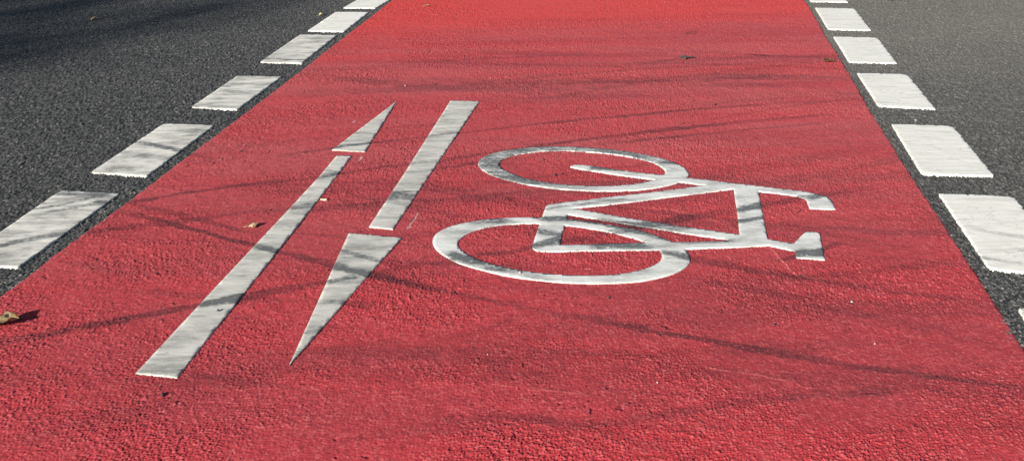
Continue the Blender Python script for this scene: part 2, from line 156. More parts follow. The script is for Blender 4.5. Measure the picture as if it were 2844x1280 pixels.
# ------------------------------------------------------------------ noise
def _hash(ix, iy, seed):
    with np.errstate(over='ignore'):
        h = ix.astype(np.uint32) * np.uint32(374761393) + iy.astype(np.uint32) * np.uint32(668265263) + np.uint32((seed * 2246822519) & 0xffffffff)
        h = (h ^ (h >> np.uint32(13))) * np.uint32(1274126177)
        h = (h ^ (h >> np.uint32(15))) * np.uint32(2246822519)
        h = h ^ (h >> np.uint32(16))
    return (h & np.uint32(0xffffff)).astype(np.float32) / np.float32(0xffffff)

def vnoise(x, y, size, seed, sy=None):
    x = np.asarray(x, np.float64) / size; y = np.asarray(y, np.float64) / (sy or size)
    ix = np.floor(x); iy = np.floor(y)
    fx = (x - ix).astype(np.float32); fy = (y - iy).astype(np.float32)
    ix = ix.astype(np.int64); iy = iy.astype(np.int64)
    fx = fx * fx * fx * (fx * (fx * 6 - 15) + 10); fy = fy * fy * fy * (fy * (fy * 6 - 15) + 10)
    a = _hash(ix, iy, seed); b = _hash(ix + 1, iy, seed); c = _hash(ix, iy + 1, seed); d = _hash(ix + 1, iy + 1, seed)
    return (a + (b - a) * fx) * (1 - fy) + (c + (d - c) * fx) * fy      # 0..1

def fbm(x, y, size, seed, octaves=3, sy=None):
    s = 0; amp = .5; tot = 0
    for o in range(octaves):
        s = s + amp * vnoise(x, y, size / 2 ** o, seed + o, (sy / 2 ** o) if sy else None); tot += amp; amp *= .55
    return s / tot

def cells(x, y, size, seed):
    """nearest jittered grain: distance in grain sizes, and a random number per grain"""
    x = np.asarray(x, np.float64) / size; y = np.asarray(y, np.float64) / size
    ix = np.floor(x).astype(np.int64); iy = np.floor(y).astype(np.int64)
    best = np.full(x.shape, 9., np.float32); rid = np.zeros(x.shape, np.float32)
    for dx in (-1, 0, 1):
        for dy in (-1, 0, 1):
            cx = ix + dx; cy = iy + dy
            px = cx + .1 + .8 * _hash(cx, cy, seed); py = cy + .1 + .8 * _hash(cx, cy, seed + 1)
            d = np.hypot(x - px, y - py).astype(np.float32)
            m = d < best
            best = np.where(m, d, best)
            rid = np.where(m, _hash(cx, cy, seed + 2), rid)
    return best, rid

def chips(x, y, size, seed, gap=.22, tilt=.9):
    """angular crushed stone: every grain a tilted flat-topped facet, with narrow gaps between grains.
    returns height (about 0..1), a random number per grain, and 0..1 how far from a gap"""
    x = np.asarray(x, np.float64) / size; y = np.asarray(y, np.float64) / size
    ix = np.floor(x).astype(np.int64); iy = np.floor(y).astype(np.int64)
    f1 = np.full(x.shape, 9., np.float32); f2 = f1.copy()
    rid = np.zeros(x.shape, np.float32); ox = rid.copy(); oy = rid.copy(); tx = rid.copy(); ty = rid.copy()
    for dx in (-1, 0, 1):
        for dy in (-1, 0, 1):
            cx = ix + dx; cy = iy + dy
            h1 = _hash(cx, cy, seed); h2 = _hash(cx, cy, seed + 1)
            ax = (x - (cx + .05 + .9 * h1)).astype(np.float32); ay = (y - (cy + .05 + .9 * h2)).astype(np.float32)
            d = np.hypot(ax, ay)
            m = d < f1
            f2 = np.where(m, f1, np.minimum(f2, d))
            f1 = np.where(m, d, f1)
            ox = np.where(m, ax, ox); oy = np.where(m, ay, oy)
            rid = np.where(m, _hash(cx, cy, seed + 2), rid)
            tx = np.where(m, _hash(cx, cy, seed + 3) - .5, tx); ty = np.where(m, _hash(cx, cy, seed + 4) - .5, ty)
    top = sstep(0, gap, f2 - f1)
    h = top * (.35 + .55 * rid + tilt * (tx * ox + ty * oy))
    return h, rid, top

def sstep(a, b, v):
    t = np.clip((v - a) / (b - a), 0, 1)
    return t * t * (3 - 2 * t)

# tyre scuffs: each is a shallow arc  s = A t^2 + B t + C  along a chord, with a width and a strength
def rubber_at(x, y, paint=False):
    x = np.asarray(x, np.float64); y = np.asarray(y, np.float64)
    keep = np.ones(x.shape, np.float32)
    wob = (fbm(x, y, .25, 91) - .5) * .016
    edge = fbm(x, y, .05, 55, 2, .02)
    for k, (px, py, dx, dy, L, A, B, C, w, s) in enumerate(D['marks'] + D['scuffs' if paint else 'faint']):
        t = (x - px) * dx + (y - py) * dy
        ext = min(.15, L * .2); inn = min(.22, L * .22)
        m = (t > -ext) & (t < L + ext)
        if not m.any(): continue
        tt = t[m]; nn = -(x[m] - px) * dy + (y[m] - py) * dx
        q = np.abs(nn - (A * tt * tt + B * tt + C) - wob[m])
        ww = w * (.45 + .5 * vnoise(tt, tt * 0, .22, 300 + k))
        e = 1 - sstep(.25, 1.5, q / ww + (edge[m] - .5) * 1.1)
        # a paler core here and there: the tread's two shoulders press harder
        e *= .72 + .28 * sstep(.1, .5, q / ww)
        ends = sstep(-ext, inn, tt) * (1 - sstep(L - inn, L + ext, tt))
        along = .38 + .8 * vnoise(tt, tt * 0, .26, 700 + k)
        keep[m] *= (1 - np.clip(e * ends * along * s * (1.15 if paint else .92), 0, .95)).astype(np.float32)
    return 1 - keep

def ridge_at(x, y, what='ridges'):
    out = np.zeros(x.shape, np.float32)
    for k, (px, py, dx, dy, L, A, B, C, w, s) in enumerate(D[what]):
        t = (x - px) * dx + (y - py) * dy
        m = (t > 0) & (t < L)
        if not m.any(): continue
        tt = t[m]; nn = -(x[m] - px) * dy + (y[m] - py) * dx
        q = np.abs(nn - (A * tt * tt + B * tt + C) - (vnoise(tt, tt * 0, .03, 800 + k) - .5) * .004)
        out[m] = np.maximum(out[m], (1 - sstep(.3, 1.2, q / w)) * s * sstep(.25, .6, vnoise(tt, tt * 0, .06, 850 + k) + .25))
    return out

# ------------------------------------------------------------------ helpers
def tag(o, label=None, cat=None, group=None, kind=None):
    if label: o['label'] = label
    if cat: o['category'] = cat
    if group: o['group'] = group
    if kind: o['kind'] = kind
    return o

def link(name, me, mat, parent=None):
    o = bpy.data.objects.new(name, me)
    COL.objects.link(o)
    if mat: me.materials.append(mat)
    o.parent = parent
    return o

def empty(name, loc=(0, 0, 0), rz=0):
    o = bpy.data.objects.new(name, None); COL.objects.link(o)
    o.empty_display_size = .05
    o.location = loc; o.rotation_euler = (0, 0, rz)
    return o

def grid_mesh(name, X, Y, Z, attrs):
    """X, Y, Z: (rows, cols) arrays -> quad mesh with float point attributes"""
    r, c = X.shape
    me = bpy.data.meshes.new(name)
    co = np.stack([X, Y, Z], -1).reshape(-1, 3).astype(np.float32)
    idx = np.arange(r * c, dtype=np.int32).reshape(r, c)
    f = np.stack([idx[:-1, :-1], idx[:-1, 1:], idx[1:, 1:], idx[1:, :-1]], -1).reshape(-1, 4)
    me.vertices.add(r * c); me.vertices.foreach_set('co', co.ravel())
    n = len(f)
    me.loops.add(n * 4); me.loops.foreach_set('vertex_index', f.ravel())
    me.polygons.add(n)
    me.polygons.foreach_set('loop_start', np.arange(0, n * 4, 4, dtype=np.int32))
    me.polygons.foreach_set('use_smooth', np.ones(n, bool))
    me.update(calc_edges=True)
    for k, v in attrs.items():
        a = me.attributes.new(k, 'FLOAT', 'POINT'); a.data.foreach_set('value', np.ascontiguousarray(v, np.float32).ravel())
    return me

class NT:
    """small node-tree writer"""
    def __init__(s, name):
        s.m = bpy.data.materials.new(name); s.m.use_nodes = True
        s.t = s.m.node_tree; s.t.nodes.clear()
        s.out = s.n('ShaderNodeOutputMaterial'); s.b = s.n('ShaderNodeBsdfPrincipled')
        s.l(s.b.outputs[0], s.out.inputs['Surface'])
    def n(s, typ, **kw):
        x = s.t.nodes.new(typ)
        for k, v in kw.items(): setattr(x, k, v)
        return x
    def l(s, a, b): s.t.links.new(a, b)
    def put(s, sock, v):
        if hasattr(v, 'is_output') or isinstance(v, bpy.types.NodeSocket): s.l(v, sock)
        else: sock.default_value = v
    def attr(s, name): return s.n('ShaderNodeAttribute', attribute_name=name).outputs['Fac']
    def math(s, op, a, b=0., c=0., clamp=False):
        x = s.n('ShaderNodeMath', operation=op, use_clamp=clamp)
        for i, v in enumerate((a, b, c)): s.put(x.inputs[i], v)
        return x.outputs[0]
    def ramp(s, v, a, b, lo=0., hi=1., smooth=True):
        x = s.n('ShaderNodeMapRange', interpolation_type='SMOOTHSTEP' if smooth else 'LINEAR')
        s.put(x.inputs[0], v)
        for i, q in zip((1, 2, 3, 4), (a, b, lo, hi)): x.inputs[i].default_value = q
        return x.outputs[0]
    def mix(s, f, a, b, mode='MIX'):
        x = s.n('ShaderNodeMix', data_type='RGBA', blend_type=mode)
        s.put(x.inputs[0], f); s.put(x.inputs[6], a); s.put(x.inputs[7], b)
        return x.outputs[2]
    def pos(s): return s.n('ShaderNodeNewGeometry').outputs['Position']
    def noise(s, scale, detail=3., rough=.55, stretch=None, vec=None):
        v = vec or s.pos()
        if stretch:
            q = s.n('ShaderNodeVectorMath', operation='MULTIPLY'); s.l(v, q.inputs[0]); q.inputs[1].default_value = stretch; v = q.outputs[0]
        x = s.n('ShaderNodeTexNoise'); s.l(v, x.inputs['Vector'])
        x.inputs['Scale'].default_value = scale; x.inputs['Detail'].default_value = detail; x.inputs['Roughness'].default_value = rough
        return x.outputs['Fac']
    def bump(s, h, strength, dist):
        x = s.n('ShaderNodeBump'); s.put(x.inputs['Height'], h)
        x.inputs['Strength'].default_value = strength; x.inputs['Distance'].default_value = dist
        s.l(x.outputs[0], s.b.inputs['Normal'])

def C(r, g, b): return (r, g, b, 1.)

# ------------------------------------------------------------------ materials
def mat_asphalt():
    t = NT('asphalt')
    st, hg, rub, worn_lit = t.attr('stone'), t.attr('height'), t.attr('rubber'), t.attr('worn_lit')
    tone = t.mix(t.ramp(st, 0, 1, smooth=False), C(.022, .025, .028), C(.145, .148, .146))
    tone = t.mix(t.ramp(st, .80, .86), tone, C(.20, .195, .185))              # a few pale chippings
    tone = t.mix(t.ramp(st, .91, .94), tone, C(.34, .33, .31))
    bit = t.mix(t.ramp(hg, .15, .6), C(.016, .017, .019), tone)              # bitumen between the chippings
    dust_lit = t.math('MULTIPLY', worn_lit, t.ramp(t.noise(60., 4., .7), .25, .7, .55, 1.05))
    col = t.mix(t.math('MULTIPLY', dust_lit, .64), bit, C(.235, .222, .196))  # tint holds real dust plus painted brightness of sun-facing grains
    col = t.mix(t.math('MULTIPLY', rub, .55), col, C(.022, .022, .023))
    t.l(col, t.b.inputs['Base Color'])
    t.put(t.b.inputs['Roughness'], t.ramp(t.noise(160., 2.), .3, .7, .55, .85))
    t.b.inputs['Specular IOR Level'].default_value = .35
    t.bump(t.noise(420., 3.), .35, .0012)
    return t.m

def mat_red():
    t = NT('red_coating')
    st, hg, rub, dirt = t.attr('stone'), t.attr('height'), t.attr('rubber'), t.attr('dirt')
    fresh = t.mix(t.noise(2.2, 4.), C(.53, .044, .053), C(.45, .041, .053))
    fresh = t.mix(t.attr('newer'), fresh, C(.60, .058, .055))             # less trodden far end, brighter coat
    worn_lit = t.mix(t.noise(9., 4., .6), C(.42, .047, .060), C(.33, .046, .059))
    col = t.mix(dirt, fresh, worn_lit)
    col = t.mix(t.math('MULTIPLY', t.attr('film'), t.ramp(t.noise(70., 4., .7), .3, .7, .5, 1.)), col, C(.50, .125, .13))      # dust film where the cars cross
    col = t.mix(t.ramp(st, .45, 1., 0., .48), col, C(.56, .14, .15))          # grain to grain difference
    col = t.mix(t.ramp(st, .0, .30, .75, 0.), col, C(.17, .024, .032))
    col = t.mix(t.math('MULTIPLY', t.attr('ridge'), .55), col, C(.66, .20, .19))
    col = t.mix(t.attr('fleck'), col, C(.62, .50, .49))
    col = t.mix(t.math('MULTIPLY', t.attr('pit'), .6), col, C(.10, .022, .026))
    fine = t.noise(240., 2., .6)
    col = t.mix(t.ramp(fine, .55, .75, 0., .22), col, C(.56, .16, .16))
    grit = t.ramp(t.math('ADD', t.noise(130., 3., .65), t.math('MULTIPLY', hg, .22)), .40, .66, .25, 1.25)
    rb = t.math('MULTIPLY', rub, grit, clamp=True)
    col = t.mix(rb, col, C(.042, .020, .024))
    t.l(col, t.b.inputs['Base Color'])
    t.put(t.b.inputs['Roughness'], t.ramp(t.noise(90., 3.), .3, .7, .62, .88))
    t.b.inputs['Specular IOR Level'].default_value = .28
    t.bump(t.noise(330., 3., .6), .45, .0010)
    return t.m

def mat_paint(name, base, grime, streak, smudge=0.):
    t = NT(name)
    rub = t.attr('rubber'); grey = t.attr('grey')
    p = t.pos()
    str_ = t.noise(9., 6., .66, stretch=(.5, 3.2, 1.), vec=p)
    spk = t.noise(230., 3., .7, vec=p)
    blot = t.noise(11., 5., .62, vec=p)
    a = t.math('MULTIPLY', t.ramp(str_, .44, .72), streak)
    b = t.math('MULTIPLY', t.ramp(spk, .56, .72), t.ramp(blot, .42, .66, .04, .42))
    g = t.math('ADD', a, b)
    g = t.math('ADD', g, t.math('MULTIPLY', t.ramp(blot, .5, .75), .14))
    col = t.mix(t.math('MULTIPLY', g, 1., clamp=True), C(*base), C(*grime))
    hair = t.math('ABSOLUTE', t.math('SUBTRACT', t.noise(13., 3., .6, stretch=(.5, 1.6, 1.), vec=p), .5))
    hl = t.math('MULTIPLY', t.ramp(hair, 0., .008, .6, 0.), t.ramp(t.noise(5., 2., vec=p), .45, .55))
    col = t.mix(hl, col, C(.16, .155, .15))                                  # hairline cracks
    if smudge:                                                                # films of rubber wiped along by turning wheels
        sm = t.math('MULTIPLY', t.ramp(t.noise(6.5, 5., .62, stretch=(.8, 2.0, 1.), vec=p), .44, .66), t.ramp(t.noise(70., 4., .7, stretch=(.5, 1.6, 1.), vec=p), .32, .62, .35, 1.))
        col = t.mix(t.math('MULTIPLY', sm, smudge), col, C(.17, .17, .165))
    # scuffs stay on the paint as grey film, broken up into grains and flecks
    br = t.ramp(t.math('ADD', t.math('MULTIPLY', t.noise(120., 4., .72, stretch=(.6, 1.5, 1.), vec=p), .62), t.math('MULTIPLY', t.noise(26., 4., .6, stretch=(.6, 1.6, 1.), vec=p), .40)), .38, .58, .25, 1.7)
    rb = t.math('MULTIPLY', t.math('MAXIMUM', t.math('MULTIPLY', rub, 1.35), grey), br, clamp=True)
    col = t.mix(t.math('MULTIPLY', rb, .95), col, C(.105, .115, .118))
    t.l(col, t.b.inputs['Base Color'])
    t.put(t.b.inputs['Roughness'], t.ramp(blot, .3, .7, .48, .70))
    t.b.inputs['Specular IOR Level'].default_value = .4
    h = t.math('ADD', t.math('MULTIPLY', spk, .5), t.math('MULTIPLY', t.noise(34., 4., .65, stretch=(.4, 2.4, 1.), vec=p), 1.1))
    t.bump(h, .22, .0016)
    return t.m

def mat_simple(name, stops, scale, rough=.7, bump=.3, dist=.001, trans=0.):
    t = NT(name)
    n = t.noise(scale, 4., .6, vec=t.n('ShaderNodeTexCoord').outputs['Object'])
    col = C(*stops[0])
    for i, s in enumerate(stops[1:]):
        a = .36 + .24 * i / max(1, len(stops) - 1)
        col = t.mix(t.ramp(n, a, a + .12), col, C(*s))
    t.put(t.b.inputs['Base Color'], col)
    t.b.inputs['Roughness'].default_value = rough
    t.b.inputs['Specular IOR Level'].default_value = .3
    if trans:
        tr = t.n('ShaderNodeBsdfTranslucent'); mx = t.n('ShaderNodeMixShader')
        t.put(tr.inputs[0], col); mx.inputs[0].default_value = trans
        t.l(t.b.outputs[0], mx.inputs[1]); t.l(tr.outputs[0], mx.inputs[2]); t.l(mx.outputs[0], t.out.inputs['Surface'])
    t.bump(n, bump, dist)
    return t.m

M_ASPHALT = mat_asphalt()
M_RED = mat_red()
M_DASH = mat_paint('dash_paint', (.80, .80, .755), (.42, .415, .39), .34)
M_DASH_WORN = mat_paint('worn_dash_paint', (.72, .715, .67), (.26, .26, .245), .7, .85)
M_ARROW = mat_paint('arrow_paint', (.60, .60, .56), (.24, .24, .225), .6, .62)
M_BIKE = mat_paint('symbol_paint', (.73, .75, .73), (.28, .295, .29), .46, .48)

def inside(loop, x, y):
    lp = np.array(loop); res = np.zeros(x.shape, bool)
    m = (x > lp[:, 0].min()) & (x < lp[:, 0].max()) & (y > lp[:, 1].min()) & (y < lp[:, 1].max())
    xs, ys = x[m], y[m]; r = np.zeros(xs.shape, bool)
    for (x0, y0), (x1, y1) in zip(lp, np.roll(lp, -1, 0)):
        if y0 == y1: continue
        r ^= ((y0 > ys) != (y1 > ys)) & (xs < (x1 - x0) * (ys - y0) / (y1 - y0) + x0)
    res[m] = r
    return res

# ------------------------------------------------------------------ the road and the red cycle path
def graded_rows(y0, y1, lo, hi):
    ys = [y0]
    while ys[-1] < y1:
        y = ys[-1]; ys.append(y + min(hi, max(lo, (y * y + CAM_H ** 2) / (CAM_H * 889.) * .62)))
    return np.array(ys)

eL = np.array(D['edgeL'])[::-1]; eR = np.array(D['edgeR'])[::-1]
cL = np.polyfit(eL[:, 1], eL[:, 0], 2); cR = np.polyfit(eR[:, 1], eR[:, 0], 2)
def edge_x(c, e, y):
    """the painted edge: traced inside the picture, carried on straight outside it"""
    yc = np.clip(y, e[0, 1], e[-1, 1])
    base = np.polyval(c, yc) + (np.interp(yc, e[:, 1], e[:, 0]) - np.polyval(c, yc)) * .5
    slope = np.where(y < e[0, 1], 2 * c[0] * e[0, 1] + c[1], 2 * c[0] * e[-1, 1] + c[1])
    return base + slope * (y - yc)

def relief_red(x, y):
    wx = (vnoise(x, y, .012, 41) - .5) * .006; wy = (vnoise(x, y, .012, 42) - .5) * .006
    h1, rid, top = chips(x + wx, y + wy, .0074, 11, .42, 1.3)
    h2, rid2, top2 = chips(x + wy, y - wx, .0044, 21, .45, 1.2)
    filled = sstep(.30, .66, fbm(x, y, .36, 61, 4, .26))              # where the coating lies thick the grain drowns
    amp = (.42 + .66 * filled) * (1 + .02 * (1 - sstep(1.5, 2.6, y)))
    h = amp * (.0033 * h1 + .0023 * h2) + .0016 * (fbm(x, y, .03, 71, 2) - .5)
    hole = sstep(.90, .95, vnoise(x, y, .011, 33)) * sstep(.62, .72, vnoise(x, y, .16, 34))
    h = h - .0022 * hole
    h += swell(x, y)
    return h, rid * .7 + rid2 * .3, top * .6 + top2 * .4, hole

def swell(x, y):
    return .0022 * (fbm(x, y, .8, 77, 2) - .5)

def relief_asphalt(x, y):
    wx = (vnoise(x, y, .014, 141) - .5) * .006; wy = (vnoise(x, y, .014, 142) - .5) * .006
    h1, rid, top = chips(x + wx, y + wy, .0100, 111, .34, 1.6)
    h2, rid2, top2 = chips(x + wy, y - wx, .0058, 121, .35, 1.3)
    h = .0050 * h1 + .0030 * h2 + .0012 * (fbm(x, y, .03, 171, 2) - .5)
    return h, rid * .55 + rid2 * .45, np.clip(h1 * .75 + h2 * .4, 0, 1)

def build_road():
    dense1 = np.arange(-3.75, -.62, .0030); dense2 = np.arange(1.10, 3.60, .0030)
    far = np.array([-60, -40, -25, -15, -10, -7, -5.5, -4.6, -4.1, -3.9])
    xs = np.concatenate([far, dense1, np.linspace(-.60, 1.08, 22), dense2, np.array([3.75, 4, 4.6, 5.5, 7, 10, 15, 25, 40, 60])])
    ys = np.concatenate([[-60, -40, -25, -15, -10, -6, -4, -2.5, -1.5, -.8, -.2, .3, .7, 1.0, 1.15, 1.22], graded_rows(1.28, 6.6, .0028, .0085), [6.7, 6.9, 7.3, 8, 9, 11, 14, 20, 30, 45, 60, 90]])
    X, Y = np.meshgrid(xs, ys)
    h, rid, dome = relief_asphalt(X, Y)
    ins = (X > edge_x(cL, eL, Y) + .02) & (X < edge_x(cR, eR, Y) - .02)
    h = np.where(ins, -.001, h)
    for dsh in D['dashL'] + D['dashR']: h = np.where(inside(dsh, X, Y), np.minimum(h, .0035), h)       # the paint has filled the grain
    worn_lit = np.clip(sstep(-.6, 1.6, X) * .10 + sstep(2.2, 5.2, Y) * .85 * sstep(-2.2, 1.6, X) + (fbm(X, Y, .9, 181, 3, .3) - .5) * .25, 0, 1)  # paler to the right: sun-side grain brightness painted in, along with real wear
    me = grid_mesh('road', X, Y, h, dict(stone=rid, height=dome, rubber=rubber_at(X, Y), worn_lit=worn_lit))
    return tag(link('road', me, M_ASPHALT), 'dark grey asphalt road on both sides of the red path', None, None, 'structure')

def build_path():
    ys = np.concatenate([np.linspace(-3, 1.1, 12), graded_rows(1.2, 6.5, .0022, .0075), np.linspace(6.6, 14, 16)])
    us = np.linspace(0, 1, 1300)
    U, Y = np.meshgrid(us, ys)
    jl = (vnoise(ys, ys * 0, .035, 5) - .5) * .004 + (vnoise(ys, ys * 0, .4, 6) - .5) * .010
    jr = (vnoise(ys, ys * 0, .035, 7) - .5) * .004 + (vnoise(ys, ys * 0, .4, 8) - .5) * .008
    xl = edge_x(cL, eL, ys) + jl; xr = edge_x(cR, eR, ys) + jr
    X = xl[:, None] * (1 - U) + xr[:, None] * U
    h, rid, dome, pit = relief_red(X, Y)
    rub = rubber_at(X, Y)
    sweep = fbm(X + .25 * Y, Y, 1.3, 200, 4, .16)                        # dirt swept across by turning wheels
    dirt = np.clip(sstep(.25, .75, sweep) * .55 + .42 - .95 * sstep(4.3, 5.6, Y - .20 * X) + (fbm(X, Y, .5, 210, 3) - .5) * .5, 0, 1)
    rdg = ridge_at(X, Y); flk = ridge_at(X, Y, 'flecks')
    newer = sstep(3.5, 6.0, Y - .20 * X + (fbm(X, Y, .7, 240, 3, .12) - .5) * .9)
    film = np.clip(.42 * sstep(1.7, 3.4, Y) * (1 - sstep(4.4, 5.6, Y - .12 * X)) * (.4 + .9 * sstep(.3, .7, fbm(X + .2 * Y, Y, 1.1, 230, 4, .14))), 0, .6)
    Z = .0048 + h + .0012 * rdg
    under = inside(D['outer'], X, Y)
    for hl in D['holes']: under &= ~inside(hl, X, Y)
    for lp in (D['up_head'], D['up_shaft'], D['dn_head'], D['dn_shaft']): under |= inside(lp, X, Y)
    Z = np.where(under, np.minimum(Z, .0066 + swell(X, Y)), Z)             # the markings have filled the grain
    rim = sstep(0, .006, np.minimum(X - xl[:, None], xr[:, None] - X))
    Z = Z - (1 - rim) * .0012
    # outer skirts let the coating end in a real 4 mm step
    X = np.concatenate([X[:, :1] - .0015, X, X[:, -1:] + .0015], 1); Y = np.concatenate([Y[:, :1], Y, Y[:, -1:]], 1)
    pad = lambda a: np.concatenate([a[:, :1], a, a[:, -1:]], 1)
    Z = pad(Z); Z[:, 0] = -.002; Z[:, -1] = -.002
    me = grid_mesh('cycle_path', X, Y, Z, dict(stone=pad(rid), height=pad(dome), rubber=pad(rub), dirt=pad(dirt), ridge=pad(rdg), pit=pad(pit), film=pad(film), newer=pad(newer), fleck=pad(flk)))
    return tag(link('cycle_path', me, M_RED), 'red coated cycle path crossing the road', None, None, 'structure')

build_road()
build_path()

# ------------------------------------------------------------------ thermoplastic markings
def densify(loop, step, jit, rnd):
    out = []
    n = len(loop)
    for i in range(n):
        a = Vector(loop[i]); b = Vector(loop[(i + 1) % n]); L = (b - a).length
        k = max(1, int(round(L / step)))
        for j in range(k):
            p = a.lerp(b, j / k)
            if j: p = p + Vector((rnd.uniform(-jit, jit), rnd.uniform(-jit, jit)))
            out.append(p)
    return out

def round_corners(loop, r):
    out = []
    n = len(loop)
    for i in range(n):
        p = Vector(loop[i]); a = (Vector(loop[i - 1]) - p); b = (Vector(loop[(i + 1) % n]) - p)
        ri = r[i] if isinstance(r, (list, tuple)) else r
        if ri <= 0: out.append(p); continue
        ra = min(ri, a.length * .4); rb = min(ri, b.length * .4)
        A = p + a.normalized() * ra; Bq = p + b.normalized() * rb
        for k in range(5):
            t = k / 4; out.append(A * (1 - t) ** 2 + p * 2 * t * (1 - t) + Bq * t * t)
    return out

def smooth_loop(loop, sharp_deg=28, it=2):
    """Chaikin smoothing that leaves real corners alone"""
    pts = [Vector(p) for p in loop]
    for _ in range(it):
        n = len(pts); out = []
        for i in range(n):
            a, p, b = pts[i - 1], pts[i], pts[(i + 1) % n]
            u = p - a; v = b - p
            if u.length < 1e-6 or v.length < 1e-6: continue
            ang = math.degrees(abs(u.angle_signed(v)))
            if ang > sharp_deg: out.append(p)
            else: out += [p.lerp(a, .25), p.lerp(b, .25)]
        pts = out
    return pts

def marking_mesh(name, loops, z0, thick, step, jit, rnd, relief, rough_near=0., classify=None, grey=None, slope=.0010):
    """slab with the given outline and holes: relief on top, sloped sides down into the surface below"""
    bm = bmesh.new()
    ring_edges = []
    for lp in loops:
        pts = densify(lp, step, jit, rnd)
        vs = [bm.verts.new((p.x, p.y, 0)) for p in pts]
        for i in range(len(vs)): ring_edges.append(bm.edges.new((vs[i - 1], vs[i])))
    bmesh.ops.triangle_fill(bm, use_beauty=True, use_dissolve=False, edges=ring_edges, normal=(0, 0, 1))
    xs = [v.co.x for v in bm.verts]; ys = [v.co.y for v in bm.verts]
    g = step * 1.15
    for ax, lo, hi in ((0, min(xs), max(xs)), (1, min(ys), max(ys))):
        k = int((hi - lo) / g)
        for i in range(1, k):
            co = [0, 0, 0]; no = [0, 0, 0]; co[ax] = lo + (hi - lo) * i / k + 1e-5; no[ax] = 1
            bmesh.ops.bisect_plane(bm, geom=bm.verts[:] + bm.edges[:] + bm.faces[:], plane_co=co, plane_no=no, dist=1e-6)
    for f in bm.faces:
        if f.normal.z < 0: f.normal_flip()
    bnd = [e for e in bm.edges if len(e.link_faces) == 1]
    # outward direction at each boundary vertex
    outv = {}
    for e in bnd:
        f = e.link_faces[0]; c = f.calc_center_median(); d = (e.verts[1].co - e.verts[0].co)
        n = Vector((d.y, -d.x, 0)).normalized()
        if n.dot(e.verts[0].co - c) < 0: n = -n
        for v in e.verts: outv.setdefault(v, Vector()); outv[v] += n
    co = np.array([v.co[:] for v in bm.verts])
    h = relief(co[:, 0], co[:, 1])
    for v, hh in zip(bm.verts, h): v.co.z = z0 + thick + hh
    for v in outv: v.co.z -= .0004
    if classify:
        lay = bm.faces.layers.int.new('part')
        for f in bm.faces: f[lay] = classify(f.calc_center_median())
    r = bmesh.ops.extrude_edge_only(bm, edges=bnd)
    src = {}
    top = {(round(v.co.x, 6), round(v.co.y, 6)): n for v, n in outv.items()}
    for v in [q for q in r['geom'] if isinstance(q, bmesh.types.BMVert)]:
        n = top.get((round(v.co.x, 6), round(v.co.y, 6)))
        n = n.normalized() if n is not None and n.length else Vector()
        k = slope * rnd.uniform(.5, 1.5)
        if rough_near and n.y < -.6: k += rough_near * rnd.random()
        v.co = Vector((v.co.x + n.x * k, v.co.y + n.y * k, z0 - .0075))
    if classify:
        for f in bm.faces:
            if len(f.verts) == 4 and abs(f.normal.z) < .99 and f[lay] == 0:
                f[lay] = 0
    for f in bm.faces: f.smooth = abs(f.normal.z) > .8
    bmesh.ops.recalc_face_normals(bm, faces=bm.faces)
    return bm

def to_mesh(bm, name, grey=None):
    me = bpy.data.meshes.new(name); bm.to_mesh(me); bm.free()
    n = len(me.vertices); co = np.zeros(n * 3, np.float32); me.vertices.foreach_get('co', co); co = co.reshape(-1, 3)
    return me, co

def finish(me, co, grey=None):
    a = me.attributes.new('rubber', 'FLOAT', 'POINT'); a.data.foreach_set('value', np.ascontiguousarray(rubber_at(co[:, 0], co[:, 1], True), np.float32))
    g = grey(co[:, 0], co[:, 1]) if grey else np.zeros(len(co))
    a = me.attributes.new('grey', 'FLOAT', 'POINT'); a.data.foreach_set('value', np.ascontiguousarray(g, np.float32))

def recentre(me, co, c):
    me.vertices.foreach_set('co', (co - np.array(c, np.float32)).astype(np.float32).ravel()); me.update()

rel_asph = lambda x, y: .0010 * (fbm(x, y, .016, 400, 2) - .5) + .0012 * (fbm(x, y, .12, 402, 2, .03) - .5)
rel_red = lambda x, y: swell(x, y) + .0008 * (fbm(x, y, .014, 410, 2) - .5) + .0008 * (fbm(x, y, .1, 412, 2, .03) - .5)

def build_dash(pts, label, group, rad, seed, mat):
    rnd = random.Random(seed)
    far = min(p[1] for p in pts) > 3.4
    lp = round_corners(pts, rad)
    bm = marking_mesh('lane_dash', [lp], .0048, .0036, .010 if not far else .013, .0010, rnd, rel_asph, rough_near=.012)
    me, co = to_mesh(bm, 'lane_dash'); finish(me, co)
    c = (sum(p[0] for p in pts) / 4, sum(p[1] for p in pts) / 4, 0)
    recentre(me, co, c)
    o = link('lane_dash', me, mat); o.location = c
    tag(o, label, 'road marking', group)

ORD = ['nearest', 'second nearest', 'third nearest', 'fourth nearest', 'fifth nearest', 'farthest']
for i, p in enumerate(D['dashL']):
    k = len(D['dashL']) - 1 - i
    extra = ['cut by the picture edge', 'with dark scuffs on its far half', 'with a small dark scratch', 'with thin dark scuff lines', 'clean beside a tiny orange leaf', 'cut off by the top of the picture'][k]
    build_dash(p, 'white dash, %s in the left row, %s' % (ORD[k], extra), 'white dashes left of the red path', [.018, .012, .006, .008], 30 + i, M_DASH_WORN if k < 4 else M_DASH)
ORDR = ['nearest', 'second nearest', 'third nearest', 'fourth nearest', 'fifth nearest', 'sixth nearest', 'farthest']
for i, p in enumerate(D['dashR']):
    k = len(D['dashR']) - 1 - i
    extra = ['only its corner in the picture', 'cut by the right picture edge', 'beside the handlebar end', 'with a cracked far corner', 'across from the brown leaf', 'small and clean', 'a thin sliver at the top'][k]
    build_dash(p, 'white dash, %s in the right row, %s' % (ORDR[k], extra), 'white dashes right of the red path', [.010, .035, .010, .020], 60 + i, M_DASH)

